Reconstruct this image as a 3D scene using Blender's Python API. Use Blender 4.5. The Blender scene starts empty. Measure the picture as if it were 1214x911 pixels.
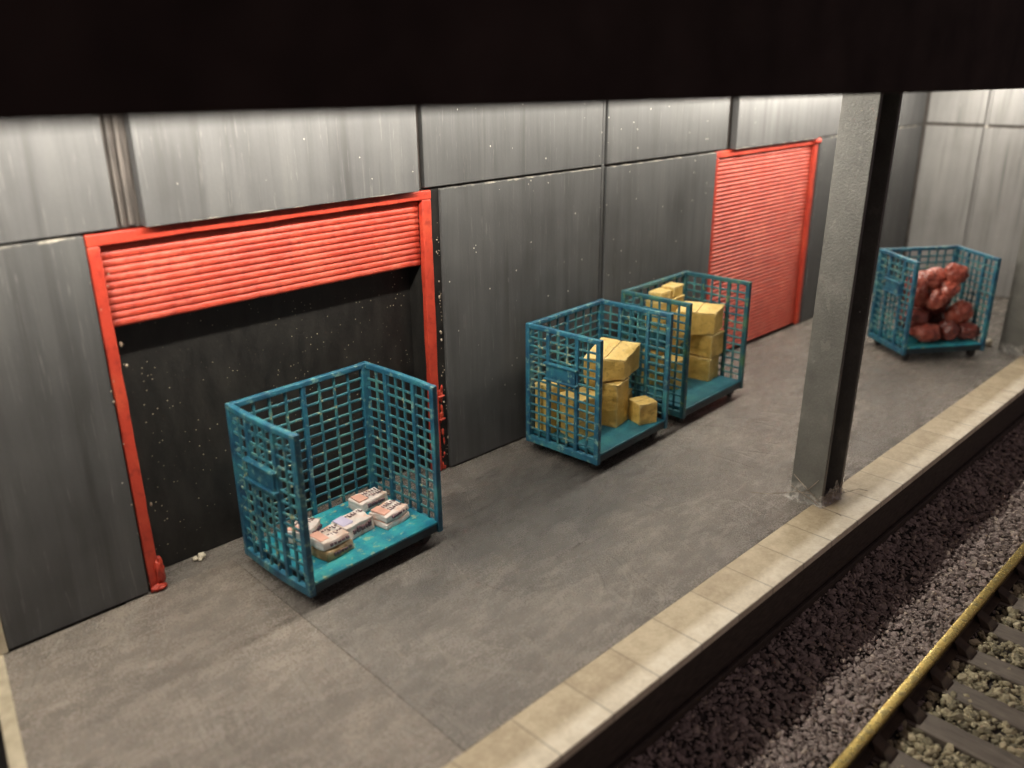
import bpy, bmesh, math, random
from mathutils import Vector, Matrix, noise
R = random.Random(7)
scene = bpy.context.scene
col = scene.collection

# ------------------------------------------------------------------ helpers
class MB:
    """collects verts / faces for ONE mesh"""
    def __init__(s): s.v = []; s.f = []
    def hexa(s, c):            # 4 bottom corners ccw, 4 top corners ccw
        n = len(s.v); s.v += [tuple(p) for p in c]
        for q in ((3, 2, 1, 0), (4, 5, 6, 7), (0, 1, 5, 4), (1, 2, 6, 5), (2, 3, 7, 6), (3, 0, 4, 7)):
            s.f.append(tuple(n + i for i in q))
    def box(s, x0, x1, y0, y1, z0, z1, j=0):
        c = [(x0, y0, z0), (x1, y0, z0), (x1, y1, z0), (x0, y1, z0), (x0, y0, z1), (x1, y0, z1), (x1, y1, z1), (x0, y1, z1)]
        if j: c = [tuple(a + R.uniform(-j, j) for a in p) for p in c]
        s.hexa(c)
    def tube(s, pts, rad, n=6):
        pts = [Vector(p) for p in pts]; base = len(s.v)
        rad = rad if isinstance(rad, (list, tuple)) else [rad] * len(pts)
        for i, p in enumerate(pts):
            d = (pts[min(i + 1, len(pts) - 1)] - pts[max(i - 1, 0)]).normalized()
            a = d.orthogonal().normalized(); b = d.cross(a)
            for k in range(n):
                t = 2 * math.pi * k / n
                s.v.append(tuple(p + rad[i] * (math.cos(t) * a + math.sin(t) * b)))
        for i in range(len(pts) - 1):
            for k in range(n):
                s.f.append((base + i * n + k, base + i * n + (k + 1) % n, base + (i + 1) * n + (k + 1) % n, base + (i + 1) * n + k))
        s.f.append(tuple(base + k for k in range(n))[::-1]); e = base + (len(pts) - 1) * n
        s.f.append(tuple(e + k for k in range(n)))
    def lump(s, c, r, seed, sub=2, amp=.3, fq=1.5, sq=(1, 1, 1), rot=None):
        bm = bmesh.new(); bmesh.ops.create_icosphere(bm, subdivisions=sub, radius=1)
        n = len(s.v); off = Vector((seed * 3.17, seed * 1.31, seed * 2.3))
        for v in bm.verts:
            p = v.co.copy(); p *= 1 + amp * noise.noise(p * fq + off)
            p = Vector((p.x * sq[0], p.y * sq[1], p.z * sq[2])) * r
            if rot: p = rot @ p
            s.v.append(tuple(p + Vector(c)))
        for f in bm.faces: s.f.append(tuple(n + v.index for v in f.verts))
        bm.free()
    def build(s, name, mat, parent=None, bevel=0, seg=2, smooth=False, loc=None):
        me = bpy.data.meshes.new(name); me.from_pydata(s.v, [], s.f); me.update()
        bm = bmesh.new(); bm.from_mesh(me); bmesh.ops.recalc_face_normals(bm, faces=bm.faces); bm.to_mesh(me); bm.free()
        o = bpy.data.objects.new(name, me); col.objects.link(o)
        for m in (mat if isinstance(mat, (list, tuple)) else [mat]): me.materials.append(m)
        if parent: o.parent = parent
        if loc: o.location = loc
        if bevel:
            b = o.modifiers.new('b', 'BEVEL'); b.width = bevel; b.segments = seg; b.limit_method = 'ANGLE'; b.angle_limit = .6
        if smooth or bevel:
            for p in me.polygons: p.use_smooth = True
            if bevel:
                w = o.modifiers.new('n', 'WEIGHTED_NORMAL'); w.keep_sharp = True
        return o

def thing(name, label, cat, loc=(0, 0, 0), rz=0, group=None):
    o = bpy.data.objects.new(name, None); col.objects.link(o)
    o.location = loc; o.rotation_euler = (0, 0, rz); o.empty_display_size = .1
    return tag(o, label, cat, group)
def tag(o, label, cat, group=None):
    o['label'] = label; o['category'] = cat
    if group: o['group'] = group
    return o
def struct(o): o['kind'] = 'structure'; return o

# ------------------------------------------------------------------ materials
class M:
    def __init__(s, name):
        s.m = bpy.data.materials.new(name); s.m.use_nodes = True
        s.t = s.m.node_tree; s.n = s.t.nodes; s.b = s.n['Principled BSDF']
        s.pos = s.n.new('ShaderNodeNewGeometry').outputs['Position']
        s.obj = s.n.new('ShaderNodeTexCoord').outputs['Object']
    def link(s, a, b): s.t.links.new(a, b)
    def mapv(s, src, scale):
        n = s.n.new('ShaderNodeVectorMath'); n.operation = 'MULTIPLY'; s.link(src, n.inputs[0]); n.inputs[1].default_value = scale
        return n.outputs[0]
    def noise(s, src, scale, detail=4, rough=.55, dist=0):
        n = s.n.new('ShaderNodeTexNoise'); n.inputs['Scale'].default_value = scale; n.inputs['Detail'].default_value = detail
        n.inputs['Roughness'].default_value = rough; n.inputs['Distortion'].default_value = dist
        s.link(src, n.inputs['Vector']); return n.outputs['Fac']
    def vor(s, src, scale, out='Distance', feat='F1'):
        n = s.n.new('ShaderNodeTexVoronoi'); n.feature = feat; n.inputs['Scale'].default_value = scale; s.link(src, n.inputs['Vector']); return n.outputs[out]
    def ramp(s, fac, stops):
        n = s.n.new('ShaderNodeValToRGB'); e = n.color_ramp.elements
        while len(e) < len(stops): e.new(.5)
        for i, (p, c) in enumerate(stops):
            e[i].position = p; e[i].color = (c if len(c) == 4 else (*c, 1)) if isinstance(c, tuple) else (c, c, c, 1)
        s.link(fac, n.inputs[0]); return n.outputs[0]
    def mix(s, fac, a, b, mode='MIX'):
        n = s.n.new('ShaderNodeMix'); n.data_type = 'RGBA'; n.blend_type = mode
        for i, x in ((0, fac), (6, a), (7, b)):
            if isinstance(x, (int, float)) and i == 0: n.inputs[0].default_value = x
            elif isinstance(x, tuple): n.inputs[i].default_value = (*x, 1)
            else: s.link(x, n.inputs[i])
        return n.outputs[2]
    def math(s, op, a, b=0, c=None):
        n = s.n.new('ShaderNodeMath'); n.operation = op
        for i, x in enumerate((a, b, c)):
            if x is None: continue
            if isinstance(x, (int, float)): n.inputs[i].default_value = x
            else: s.link(x, n.inputs[i])
        return n.outputs[0]
    def sep(s, v):
        n = s.n.new('ShaderNodeSeparateXYZ'); s.link(v, n.inputs[0]); return n.outputs
    def bump(s, h, strength=.4, dist=.01, prev=None):
        n = s.n.new('ShaderNodeBump'); n.inputs['Strength'].default_value = strength; n.inputs['Distance'].default_value = dist
        s.link(h, n.inputs['Height'])
        if prev: s.link(prev, n.inputs['Normal'])
        return n.outputs[0]
    def out(s, color=None, rough=.6, metal=0, normal=None, spec=.5):
        if color is not None:
            if isinstance(color, tuple): s.b.inputs['Base Color'].default_value = (*color, 1)
            else: s.link(color, s.b.inputs['Base Color'])
        if isinstance(rough, (int, float)): s.b.inputs['Roughness'].default_value = rough
        else: s.link(rough, s.b.inputs['Roughness'])
        s.b.inputs['Metallic'].default_value = metal
        s.b.inputs['Specular IOR Level'].default_value = spec
        if normal: s.link(normal, s.b.inputs['Normal'])
        return s.m

def specks(m, src, scale, size, keep):
    """mask of sparse tiny dots"""
    n = m.n.new('ShaderNodeTexVoronoi'); n.inputs['Scale'].default_value = scale; m.link(src, n.inputs['Vector'])
    r = m.sep(n.outputs['Color'])
    sz = m.math('MULTIPLY', r[1], size)
    a = m.math('LESS_THAN', n.outputs['Distance'], sz); b = m.math('LESS_THAN', r[0], keep)
    return m.math('MULTIPLY', a, b)

def wall_mat(name, lo, hi, tint=(1, 1, 1), spk=.12):
    m = M(name); p = m.pos
    st = m.noise(m.mapv(p, (4.5, 4.5, .32)), 1.6, 5, .58, .35)
    fine = m.noise(m.mapv(p, (60, 60, 1.6)), 1, 3)
    big = m.noise(p, .9, 3)
    f = m.math('ADD', m.math('MULTIPLY', st, .50), m.math('ADD', m.math('MULTIPLY', fine, .05), m.math('MULTIPLY', big, .48)))
    c = m.ramp(f, [(.38, tuple(lo * t for t in tint)), (.52, tuple((lo + hi) / 2 * t for t in (tint[0], tint[1] * 1.0, tint[2] * 1.02))), (.68, tuple(hi * t for t in tint))])
    gr = m.noise(p, 34, 3); c = m.mix(m.math('MULTIPLY', gr, .22), c, (.04, .04, .04))
    run = m.noise(m.mapv(p, (3.2, 3.2, .16)), 2.6, 3, .5, .15)      # dirt runs
    c = m.mix(m.ramp(run, [(.56, 0.), (.72, .45)]), c, (.022, .021, .020))
    c = m.mix(specks(m, p, 9, .075, spk * 1.2), c, (.5, .47, .41))
    c = m.mix(specks(m, m.mapv(p, (1, 1, .7)), 26, .16, spk * .5), c, (.5, .48, .42))
    zz = m.math('ABSOLUTE', m.math('SUBTRACT', m.sep(p)[2], 2.992))
    chip = m.math('MULTIPLY', m.math('LESS_THAN', zz, m.math('MULTIPLY', m.noise(p, 11, 4), .034)), m.ramp(m.noise(p, 5, 4), [(.47, 0.), (.6, .6)]))
    c = m.mix(chip, c, (.5, .46, .38))
    # long thin brushed scratches
    sc = m.noise(m.mapv(p, (22, 22, .8)), 2.2, 2, .4, .8); c = m.mix(m.ramp(sc, [(.66, 0.), (.69, .12), (.72, 0.)]), c, (.45, .44, .42))
    b = m.bump(m.math('ADD', m.math('MULTIPLY', fine, .25), m.math('MULTIPLY', gr, .8)), .22, .006)
    return m.out(c, m.ramp(big, [(.3, .46), (.7, .58)]), 0, b)

MAT = {}
MAT['wall'] = wall_mat('grey_streaked_wall_paint', .042, .080, (.98, 1.0, .99))
MAT['wall_pale'] = wall_mat('pale_grey_wall_paint', .052, .098, (.99, 1, 1))
MAT['wall_light'] = wall_mat('light_grey_wall_paint', .17, .26, (1, .99, .95), .05)
m = M('seam_brown'); n = m.noise(m.mapv(m.pos, (20, 20, 2)), 2, 3)
MAT['seam'] = m.out(m.ramp(n, [(.3, (.035, .03, .027)), (.7, (.11, .095, .085))]), .7, 0, m.bump(n, .4, .01))

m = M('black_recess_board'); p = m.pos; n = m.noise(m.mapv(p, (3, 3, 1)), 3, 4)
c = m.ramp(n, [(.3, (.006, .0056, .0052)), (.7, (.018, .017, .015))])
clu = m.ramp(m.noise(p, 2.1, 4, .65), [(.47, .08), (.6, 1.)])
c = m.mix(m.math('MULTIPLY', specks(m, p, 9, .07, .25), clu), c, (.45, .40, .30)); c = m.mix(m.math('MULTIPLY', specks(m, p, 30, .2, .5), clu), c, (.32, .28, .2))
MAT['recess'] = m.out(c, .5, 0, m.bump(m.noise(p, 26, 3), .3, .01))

def red_mat(name, a, b, c2, dry=0):
    m = M(name); p = m.pos
    n = m.noise(p, 3.2, 5); g = m.noise(p, 40, 3)
    c = m.ramp(n, [(.3, a), (.55, b), (.75, c2)])
    c = m.mix(m.ramp(m.noise(p, 14, 4), [(.52, 0.), (.70, .7)]), c, (.22, .018, .012))
    if dry:      # dry-brushed paint worn pale along the crests of the ribs
        ph = m.math('FRACT', m.math('DIVIDE', m.math('SUBTRACT', dry, m.sep(p)[2]), .0575))
        cr = m.math('MULTIPLY', m.ramp(ph, [(.15, 0.), (.3, 1.), (.5, 1.), (.68, 0.)]), m.ramp(m.noise(m.mapv(p, (3, 3, 12)), 2.2, 5, .7), [(.45, .0), (.72, .38)]))
        c = m.mix(cr, c, (.72, .28, .20))
    return m.out(c, m.ramp(g, [(.3, .34), (.7, .55)]), 0, m.bump(g, .35, .008))
MAT['red'] = red_mat('red_shutter_paint', (.34, .032, .017), (.43, .050, .026), (.50, .088, .050), 2.895)
MAT['red_closed'] = red_mat('closed_red_shutter_paint', (.38, .040, .022), (.48, .064, .036), (.56, .115, .07), 2.88)
MAT['red_frame'] = red_mat('red_frame_paint', (.36, .033, .017), (.43, .044, .022), (.50, .078, .034))

def teal_mat(name, deep, mid, grn, yel, k=.66):
    m = M(name); p = m.obj
    n = m.noise(p, 5.5, 5, .6); g = m.noise(p, 13, 4, .65); f = m.noise(p, 70, 3)
    c = m.ramp(n, [(.32, deep), (.52, mid), (.7, grn)])
    c = m.mix(m.ramp(g, [(k, 0.), (k + .1, .75)]), c, yel)
    return m.out(c, m.ramp(f, [(.3, .34), (.7, .58)]), 0, m.bump(f, .5, .006))
MAT['teal'] = teal_mat('teal_cage_paint', (.008, .055, .11), (.018, .115, .18), (.04, .20, .22), (.20, .36, .30), .56)
MAT['teal_grid'] = teal_mat('teal_grid_paint', (.012, .075, .12), (.03, .14, .17), (.08, .22, .19), (.42, .42, .22), .58)
MAT['teal_green'] = teal_mat('green_teal_cage_paint', (.010, .06, .095), (.02, .10, .12), (.07, .17, .09), (.20, .28, .08), .57)
MAT['tray'] = teal_mat('turquoise_tray_paint', (.008, .15, .25), (.02, .27, .33), (.06, .38, .37), (.45, .48, .2), .57)
MAT['tray_dark'] = teal_mat('dark_blue_tray_paint', (.008, .085, .13), (.014, .13, .175), (.03, .18, .19), (.1, .25, .2), .64)
MAT['chassis'] = teal_mat('dark_chassis_paint', (.008, .018, .026), (.01, .028, .038), (.014, .05, .055), (.03, .08, .08), .66)
m = M('wheel_black'); MAT['wheel'] = m.out((.02, .018, .016), .5)

def card(name, a, b):
    m = M(name); p = m.obj
    n = m.noise(p, 9, 5); g = m.noise(p, 90, 3); pp = m.noise(p, 26, 4)
    c = m.ramp(n, [(.3, a), (.7, b)])
    c = m.mix(m.ramp(g, [(.5, 0.), (.8, .5)]), c, (.75, .58, .26))
    c = m.mix(m.ramp(pp, [(.56, 0.), (.72, .65)]), c, (.24, .14, .03))
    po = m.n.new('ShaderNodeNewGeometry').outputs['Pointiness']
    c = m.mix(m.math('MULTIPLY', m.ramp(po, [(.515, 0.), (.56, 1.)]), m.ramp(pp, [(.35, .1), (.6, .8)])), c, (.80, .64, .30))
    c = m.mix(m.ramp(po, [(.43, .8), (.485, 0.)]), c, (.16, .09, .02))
    return m.out(c, m.ramp(g, [(.3, .36), (.7, .55)]), .1, m.bump(m.math('ADD', g, pp), .6, .010))
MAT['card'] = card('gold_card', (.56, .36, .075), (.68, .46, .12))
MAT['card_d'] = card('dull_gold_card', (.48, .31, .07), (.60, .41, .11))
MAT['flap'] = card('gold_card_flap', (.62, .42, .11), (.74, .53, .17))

m = M('newsprint'); p = m.obj
c = m.ramp(m.noise(p, 7, 3), [(.35, (.78, .74, .70)), (.55, (.74, .62, .56)), (.7, (.62, .36, .25))])
lay = m.math('SINE', m.math('MULTIPLY', m.sep(p)[2], 190))
c2 = m.mix(m.math('MULTIPLY', m.ramp(lay, [(.5, 0.), (.9, 1.)]), .25), c, (.4, .3, .18))
MAT['news'] = m.out(c2, .55, 0, m.bump(m.noise(p, 40, 3), .5, .008))
m = M('brown_paper_stack'); p = m.obj
c = m.ramp(m.noise(p, 9, 4), [(.35, (.22, .13, .05)), (.55, (.42, .29, .14)), (.7, (.6, .5, .38))])
MAT['brown'] = m.out(c, .6, 0, m.bump(m.noise(p, 40, 3), .5, .01))
m = M('print_ink'); MAT['ink'] = m.out((.13, .07, .085), .6)
m = M('print_ink_pink'); MAT['pink'] = m.out((.72, .40, .31), .6)
m = M('print_ink_violet'); MAT['violet'] = m.out((.58, .54, .72), .6)

m = M('sack_red'); p = m.obj
c = m.ramp(m.noise(p, 5, 4), [(.3, (.14, .03, .022)), (.5, (.30, .066, .043)), (.7, (.42, .15, .105))])
c = m.mix(m.ramp(m.noise(p, 11, 3), [(.58, 0.), (.74, .5)]), c, (.55, .30, .25))
MAT['sack'] = m.out(c, m.ramp(m.noise(p, 8, 2), [(.3, .22), (.7, .42)]), 0, m.bump(m.noise(p, 18, 4), .6, .02))
m = M('sack_dark_red'); p = m.obj
c = m.ramp(m.noise(p, 5, 4), [(.3, (.08, .018, .015)), (.5, (.17, .04, .03)), (.7, (.30, .10, .075))])
MAT['sack_d'] = m.out(c, .3, 0, m.bump(m.noise(p, 18, 4), .6, .02))

# platform floor: dark brown-grey board, brush arcs, paper grain
def floor_mat(name, gain, dim_middle, tint=(1, 1, 1)):
    m = M(name); p = m.pos
    big = m.noise(p, .75, 4, .6); med = m.noise(m.mapv(p, (.8, 2.0, 1)), 3.4, 8, .7, .2); g = m.noise(p, 55, 3, .7); g2 = m.noise(m.mapv(p, (14, 46, 30)), 2.2, 3)
    f = m.math('ADD', m.math('MULTIPLY', big, .42), m.math('ADD', m.math('MULTIPLY', med, .36), m.math('MULTIPLY', g, .26)))
    c = m.ramp(f, [(.33, tuple(gain * q for q in (.06, .0545, .048))), (.51, tuple(gain * q for q in (.135, .121, .106))), (.70, tuple(gain * q for q in (.25, .222, .19)))])
    c = m.mix(1., c, tint, 'MULTIPLY')
    # curved brush marks round two centres
    arcs = None
    for cx, cy, sc in ((-3.6, 2.2, 1.3), (-5.4, 3.0, 1.0)):
        w = m.n.new('ShaderNodeTexWave'); w.wave_type = 'RINGS'; w.rings_direction = 'Z'; w.inputs['Scale'].default_value = sc; w.inputs['Distortion'].default_value = 2.2; w.inputs['Detail'].default_value = 2; w.inputs['Detail Scale'].default_value = .6
        sh = m.n.new('ShaderNodeVectorMath'); sh.operation = 'ADD'; m.link(p, sh.inputs[0]); sh.inputs[1].default_value = (cx, cy, 0); m.link(sh.outputs[0], w.inputs['Vector'])
        a = m.math('MULTIPLY', m.ramp(w.outputs['Fac'], [(.90, 0.), (.985, 1.)]), m.ramp(m.noise(p, 1.1 + sc * .2, 2), [(.5, 0.), (.62, .4)]))
        arcs = a if arcs is None else m.math('MAXIMUM', arcs, a)
    c = m.mix(arcs, c, (.27, .245, .21))
    if dim_middle:      # weaker lamp light over the platform middle, painted into the board colour
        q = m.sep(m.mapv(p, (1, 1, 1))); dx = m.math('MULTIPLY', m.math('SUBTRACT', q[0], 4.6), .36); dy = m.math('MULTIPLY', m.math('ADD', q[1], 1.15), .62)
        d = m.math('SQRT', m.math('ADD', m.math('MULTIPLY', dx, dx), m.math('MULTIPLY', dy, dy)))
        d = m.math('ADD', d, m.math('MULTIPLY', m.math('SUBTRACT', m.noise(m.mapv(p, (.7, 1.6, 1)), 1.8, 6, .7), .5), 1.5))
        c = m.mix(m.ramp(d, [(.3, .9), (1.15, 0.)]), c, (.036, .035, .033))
    fib = m.noise(m.mapv(p, (70, 160, 70)), 1, 2, .5); c = m.mix(m.ramp(fib, [(.57, 0.), (.70, .4)]), c, (.40, .36, .30)); c = m.mix(m.ramp(fib, [(.30, .4), (.42, 0.)]), c, (.045, .04, .036))
    c = m.mix(specks(m, p, 10, .06, .06), c, (.5, .46, .38))
    bn = m.bump(m.math('ADD', g, m.math('MULTIPLY', g2, .6)), .8, .02); bn = m.bump(m.math('ADD', med, arcs), .4, .03, bn)
    return m.out(c, m.ramp(m.math('ADD', m.math('MULTIPLY', med, .5), m.math('MULTIPLY', g, .5)), [(.35, .16), (.65, .36)]), 0, bn, .9)
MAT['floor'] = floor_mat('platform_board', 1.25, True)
MAT['floor_lit'] = floor_mat('lit_platform_board', 1.42, False, (1.03, .99, .955))  # lit copy of the board: brighter light and sheen put into its colour
m = M('raw_board_edge'); n = m.noise(m.pos, 9, 4)
MAT['raw'] = m.out(m.ramp(n, [(.3, (.34, .29, .2)), (.7, (.52, .46, .34))]), .7)

# coping: printed slabs - tan rear band, paler front band, thin joints
m = M('printed_coping_stone'); p = m.pos; s = m.sep(p)
PITCH, X0 = .5216, 2.3875
u = m.math('DIVIDE', m.math('SUBTRACT', s[0], X0), PITCH); fr = m.math('FRACT', u); ce = m.math('FLOOR', u)
d = m.math('MINIMUM', fr, m.math('SUBTRACT', 1., fr))
wob = m.math('MULTIPLY', m.noise(p, 9, 3), .02)
joint = m.math('LESS_THAN', d, m.math('ADD', .006, wob))
wn = m.n.new('ShaderNodeTexWhiteNoise'); wn.noise_dimensions = '1D'; m.link(ce, wn.inputs['W'])
n1 = m.noise(p, 6, 5, .65); n2 = m.noise(p, 30, 4, .7)
fv = m.math('ADD', m.math('MULTIPLY', n1, .55), m.math('MULTIPLY', n2, .35)); fv = m.math('ADD', fv, m.math('MULTIPLY', wn.outputs['Value'], .10))
tan = m.ramp(fv, [(.3, (.27, .21, .135)), (.5, (.42, .345, .23)), (.68, (.56, .48, .34))])
pale = m.ramp(fv, [(.3, (.46, .40, .30)), (.5, (.68, .61, .48)), (.68, (.82, .77, .65))])
yb = m.math('ADD', s[1], m.math('MULTIPLY', m.math('SUBTRACT', m.noise(p, 7, 4), .5), .05))
c = m.mix(m.ramp(m.math('MULTIPLY_ADD', yb, -12., -41.2), [(.0, 0.), (1., 1.)]), tan, pale)
c = m.mix(m.math('MULTIPLY', joint, .42), c, (.06, .045, .03))
MAT['coping'] = m.out(c, .6, 0, m.bump(m.math('SUBTRACT', n2, joint), .3, .006))
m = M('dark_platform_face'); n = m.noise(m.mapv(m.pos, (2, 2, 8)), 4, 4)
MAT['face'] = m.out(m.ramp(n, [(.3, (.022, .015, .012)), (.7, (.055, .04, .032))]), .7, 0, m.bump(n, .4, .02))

# column steel
m = M('grey_steel_paint'); p = m.obj
n = m.noise(p, 4, 5); g = m.noise(p, 48, 3, .7); ch = m.noise(m.mapv(p, (1, 1, .6)), 9, 4)
c = m.ramp(m.math('ADD', m.math('MULTIPLY', n, .6), m.math('MULTIPLY', g, .4)), [(.30, (.10, .10, .09)), (.52, (.145, .145, .13)), (.74, (.22, .215, .195))])
c = m.mix(m.ramp(ch, [(.62, 0.), (.66, .5)]), c, (.22, .215, .19))
c = m.mix(specks(m, p, 11, .14, .12), c, (.5, .48, .42))
MAT['steel'] = m.out(c, m.ramp(g, [(.3, .3), (.7, .5)]), .1, m.bump(g, .55, .008))
m = M('dried_clear_glue'); n = m.noise(m.obj, 14, 4)
MAT['glue'] = m.out((.6, .58, .53), .1, 0, m.bump(n, .9, .03), .8)
m.link(m.ramp(m.noise(m.obj, 20, 3), [(.4, .16), (.62, .6)]), m.b.inputs['Alpha'])
m = M('glue_beads'); n = m.noise(m.obj, 20, 3); MAT['bead'] = m.out(m.ramp(n, [(.35, (.18, .13, .09)), (.65, (.55, .47, .36))]), .4)
m = M('plaster'); MAT['plaster'] = m.out((.7, .64, .5), .7)

m = M('black_canopy'); n = m.noise(m.pos, 2.5, 4)
MAT['canopy'] = m.out(m.ramp(n, [(.3, (.022, .015, .013)), (.7, (.045, .031, .027))]), .9, spec=.2)
m = M('canopy_underside'); MAT['under'] = m.out((.22, .21, .19), .8)
m = M('led_chip'); m.b.inputs['Emission Color'].default_value = (1, .82, .58, 1); m.b.inputs['Emission Strength'].default_value = 6
MAT['led'] = m.out((.8, .75, .6), .5)

def stone_mat(name, ramp, rough=.75):
    m = M(name); ri = m.n.new('ShaderNodeNewGeometry').outputs['Random Per Island']
    c = m.ramp(ri, ramp); n = m.noise(m.pos, 30, 3)
    c = m.mix(m.math('MULTIPLY', n, .5), c, (.03, .027, .025))
    return m.out(c, rough, 0, m.bump(n, .5, .01))
MAT['ballast'] = stone_mat('grey_ballast_chips', [(0, (.22, .17, .16)), (.3, (.32, .26, .24)), (.6, (.38, .315, .29)), (.85, (.44, .35, .335)), (1, (.56, .47, .39))])
MAT['ballast_in'] = stone_mat('ochre_ballast_chips', [(0, (.14, .125, .08)), (.3, (.30, .27, .17)), (.6, (.44, .39, .25)), (.9, (.58, .51, .33)), (1, (.75, .67, .46))])
m = M('ballast_bed'); n = m.noise(m.pos, 16, 5); MAT['bed'] = m.out(m.ramp(n, [(.3, (.025, .021, .02)), (.7, (.07, .06, .055))]), .9, 0, m.bump(n, .8, .03))
m = M('layout_board'); n = m.noise(m.pos, 2, 3); MAT['ground'] = m.out(m.ramp(n, [(.3, (.012, .01, .01)), (.7, (.03, .026, .024))]), .9)
m = M('sleeper_brown'); n = m.noise(m.mapv(m.pos, (12, 2, 6)), 2.5, 4)
MAT['sleeper'] = m.out(m.ramp(n, [(.3, (.085, .070, .056)), (.7, (.17, .142, .115))]), .6, 0, m.bump(n, .4, .01))
m = M('brass_railhead'); n = m.noise(m.pos, 14, 5, .7)
MAT['brass'] = m.out(m.ramp(n, [(.3, (.42, .28, .07)), (.55, (.72, .56, .2)), (.72, (.85, .72, .38))]), m.ramp(n, [(.3, .40), (.7, .18)]), .92, m.bump(n, .3, .006))
m = M('rail_side_rust'); n = m.noise(m.pos, 9, 4); MAT['rust'] = m.out(m.ramp(n, [(.3, (.03, .02, .014)), (.7, (.075, .05, .03))]), .7)

# ------------------------------------------------------------------ setting
mb = MB(); mb.box(-14, 34, -22, 8, -1.2, -1.0)
struct(mb.build('ground', MAT['ground']))

XE = 16.35                        # end of the platform
YC, YF = -3.175, -3.641            # coping rear edge and platform face
# floor sheets (a joint in the board near x=2), creases are part of the floor
def slab(mb, poly, z0, z1):
    n = len(poly); b = len(mb.v)
    mb.v += [(x, y, z0) for x, y in poly] + [(x, y, z1) for x, y in poly]
    mb.f.append(tuple(range(b, b + n))[::-1]); mb.f.append(tuple(range(b + n, b + 2 * n)))
    for i in range(n): mb.f.append((b + i, b + (i + 1) % n, b + n + (i + 1) % n, b + n + i))
mb = MB()
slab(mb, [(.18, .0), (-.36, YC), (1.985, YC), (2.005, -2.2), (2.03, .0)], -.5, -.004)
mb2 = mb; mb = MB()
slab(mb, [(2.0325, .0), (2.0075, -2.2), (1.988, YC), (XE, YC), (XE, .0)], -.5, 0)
mb.box(1.1, 4.65, .0, .36, -.5, -.006)
def crease(pts, r):
    k = []
    for i in range(len(pts) - 1):
        for t in range(8):
            a = Vector(pts[i]).lerp(Vector(pts[i + 1]), t / 8)
            k.append((a.x + R.uniform(-.006, .006), a.y + R.uniform(-.006, .006), -.004))
    k.append((*pts[-1], -.004)); L = len(k)
    mb.tube(k, [r * (.25 + .75 * math.sin(math.pi * (i + .3) / L)) * R.uniform(.8, 1.1) for i in range(L)], 6)
crease([(3.56, -2.03), (4.4, -2.03), (5.12, -1.99)], .014)
crease([(3.42, -1.28), (3.30, -1.75), (3.40, -2.08), (3.66, -2.30)], .013)
crease([(2.42, -1.62), (2.34, -2.2), (2.52, -2.62)], .007)
crease([(2.75, -1.75), (2.72, -2.35)], .006)
crease([(4.62, -.10), (4.05, -1.0), (3.46, -1.36)], .010)
crease([(7.9, -2.1), (7.5, -2.35)], .006)
struct(mb.build('platform', MAT['floor'], smooth=False)); struct(mb2.build('platform', MAT['floor_lit']))
mb = MB(); slab(mb, [(.18, 0), (.08, 0), (-.46, YC), (-.36, YC)], -.5, .006)
struct(mb.build('platform_end_board', MAT['raw'], bevel=.01))
mb = MB(); mb.box(-.46, XE, YF, YC, -.07, .004)
struct(mb.build('platform_edge', MAT['coping'], bevel=.012))
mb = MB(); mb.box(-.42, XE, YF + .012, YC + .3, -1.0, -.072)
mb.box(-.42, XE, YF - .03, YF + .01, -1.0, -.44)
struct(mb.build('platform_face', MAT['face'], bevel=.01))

# ------------------------------------------------------------------ rear wall
wall = thing('platform_wall', 'long grey streaked panel wall behind the roll cages, holding both red shutters', 'wall', (0, 0, 0))
def panel(x0, x1, z0, z1, y=0., mat='wall', name='panel', th=.06, par=None, bev=.008):
    mb = MB(); mb.box(x0, x1, y, y + th, z0, z1, .003)
    return mb.build(name, MAT[mat], par or wall, bevel=bev)
mb = MB(); mb.box(.2, 1.2, .07, .16, -.1, 4.2); mb.box(1.2, 4.62, .07, .16, 3.0, 4.2)
mb.box(4.62, 9.36, .07, .16, -.1, 4.2); mb.box(9.36, 12.34, .09, .18, -.1, 4.2); mb.box(12.34, XE + .1, .07, .16, -.1, 4.2)
mb.build('backing', MAT['seam'], wall)
T = 4.1
panel(.22, 1.285, .015, 2.99); panel(.22, 1.535, 3.01, T, 0, 'wall_pale')
panel(1.72, 4.30, 3.0, T, -.05, 'wall_pale', th=.105)
for a, b in ((1.575, 1.60), (1.635, 1.675), (4.335, 4.355)): panel(a, b, 3.02, T, .03, 'seam', 'seam_strip', .035, bev=.006)
panel(4.41, 7.01, 3.012, T, 0, 'wall'); panel(4.60, 7.005, .012, 2.988, 0)
panel(7.035, 7.085,   .012, T, .018, 'wall', 'seam_strip', .045, bev=.01)
panel(7.105, 9.63, 3.014, T, 0); panel(7.11, 9.40, .012, 2.982, 0)
panel(9.78, 12.13, 3.0, T, -.05, 'wall_pale', th=.105)
panel(12.19, 14.2, 3.01, T, 0, 'wall_pale'); panel(12.33, 14.2, .012, 2.99, 0, 'wall')
panel(14.24, XE - .07, 3.01, T, 0, 'wall_pale'); panel(14.24, XE - .07, .012, 2.99, 0, 'wall_pale')
mb = MB(); mb.box(.14, .215, -.01, .16, 0, 4.1, .003); mb.build('end_strip', MAT['raw'], wall, bevel=.008)
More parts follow.
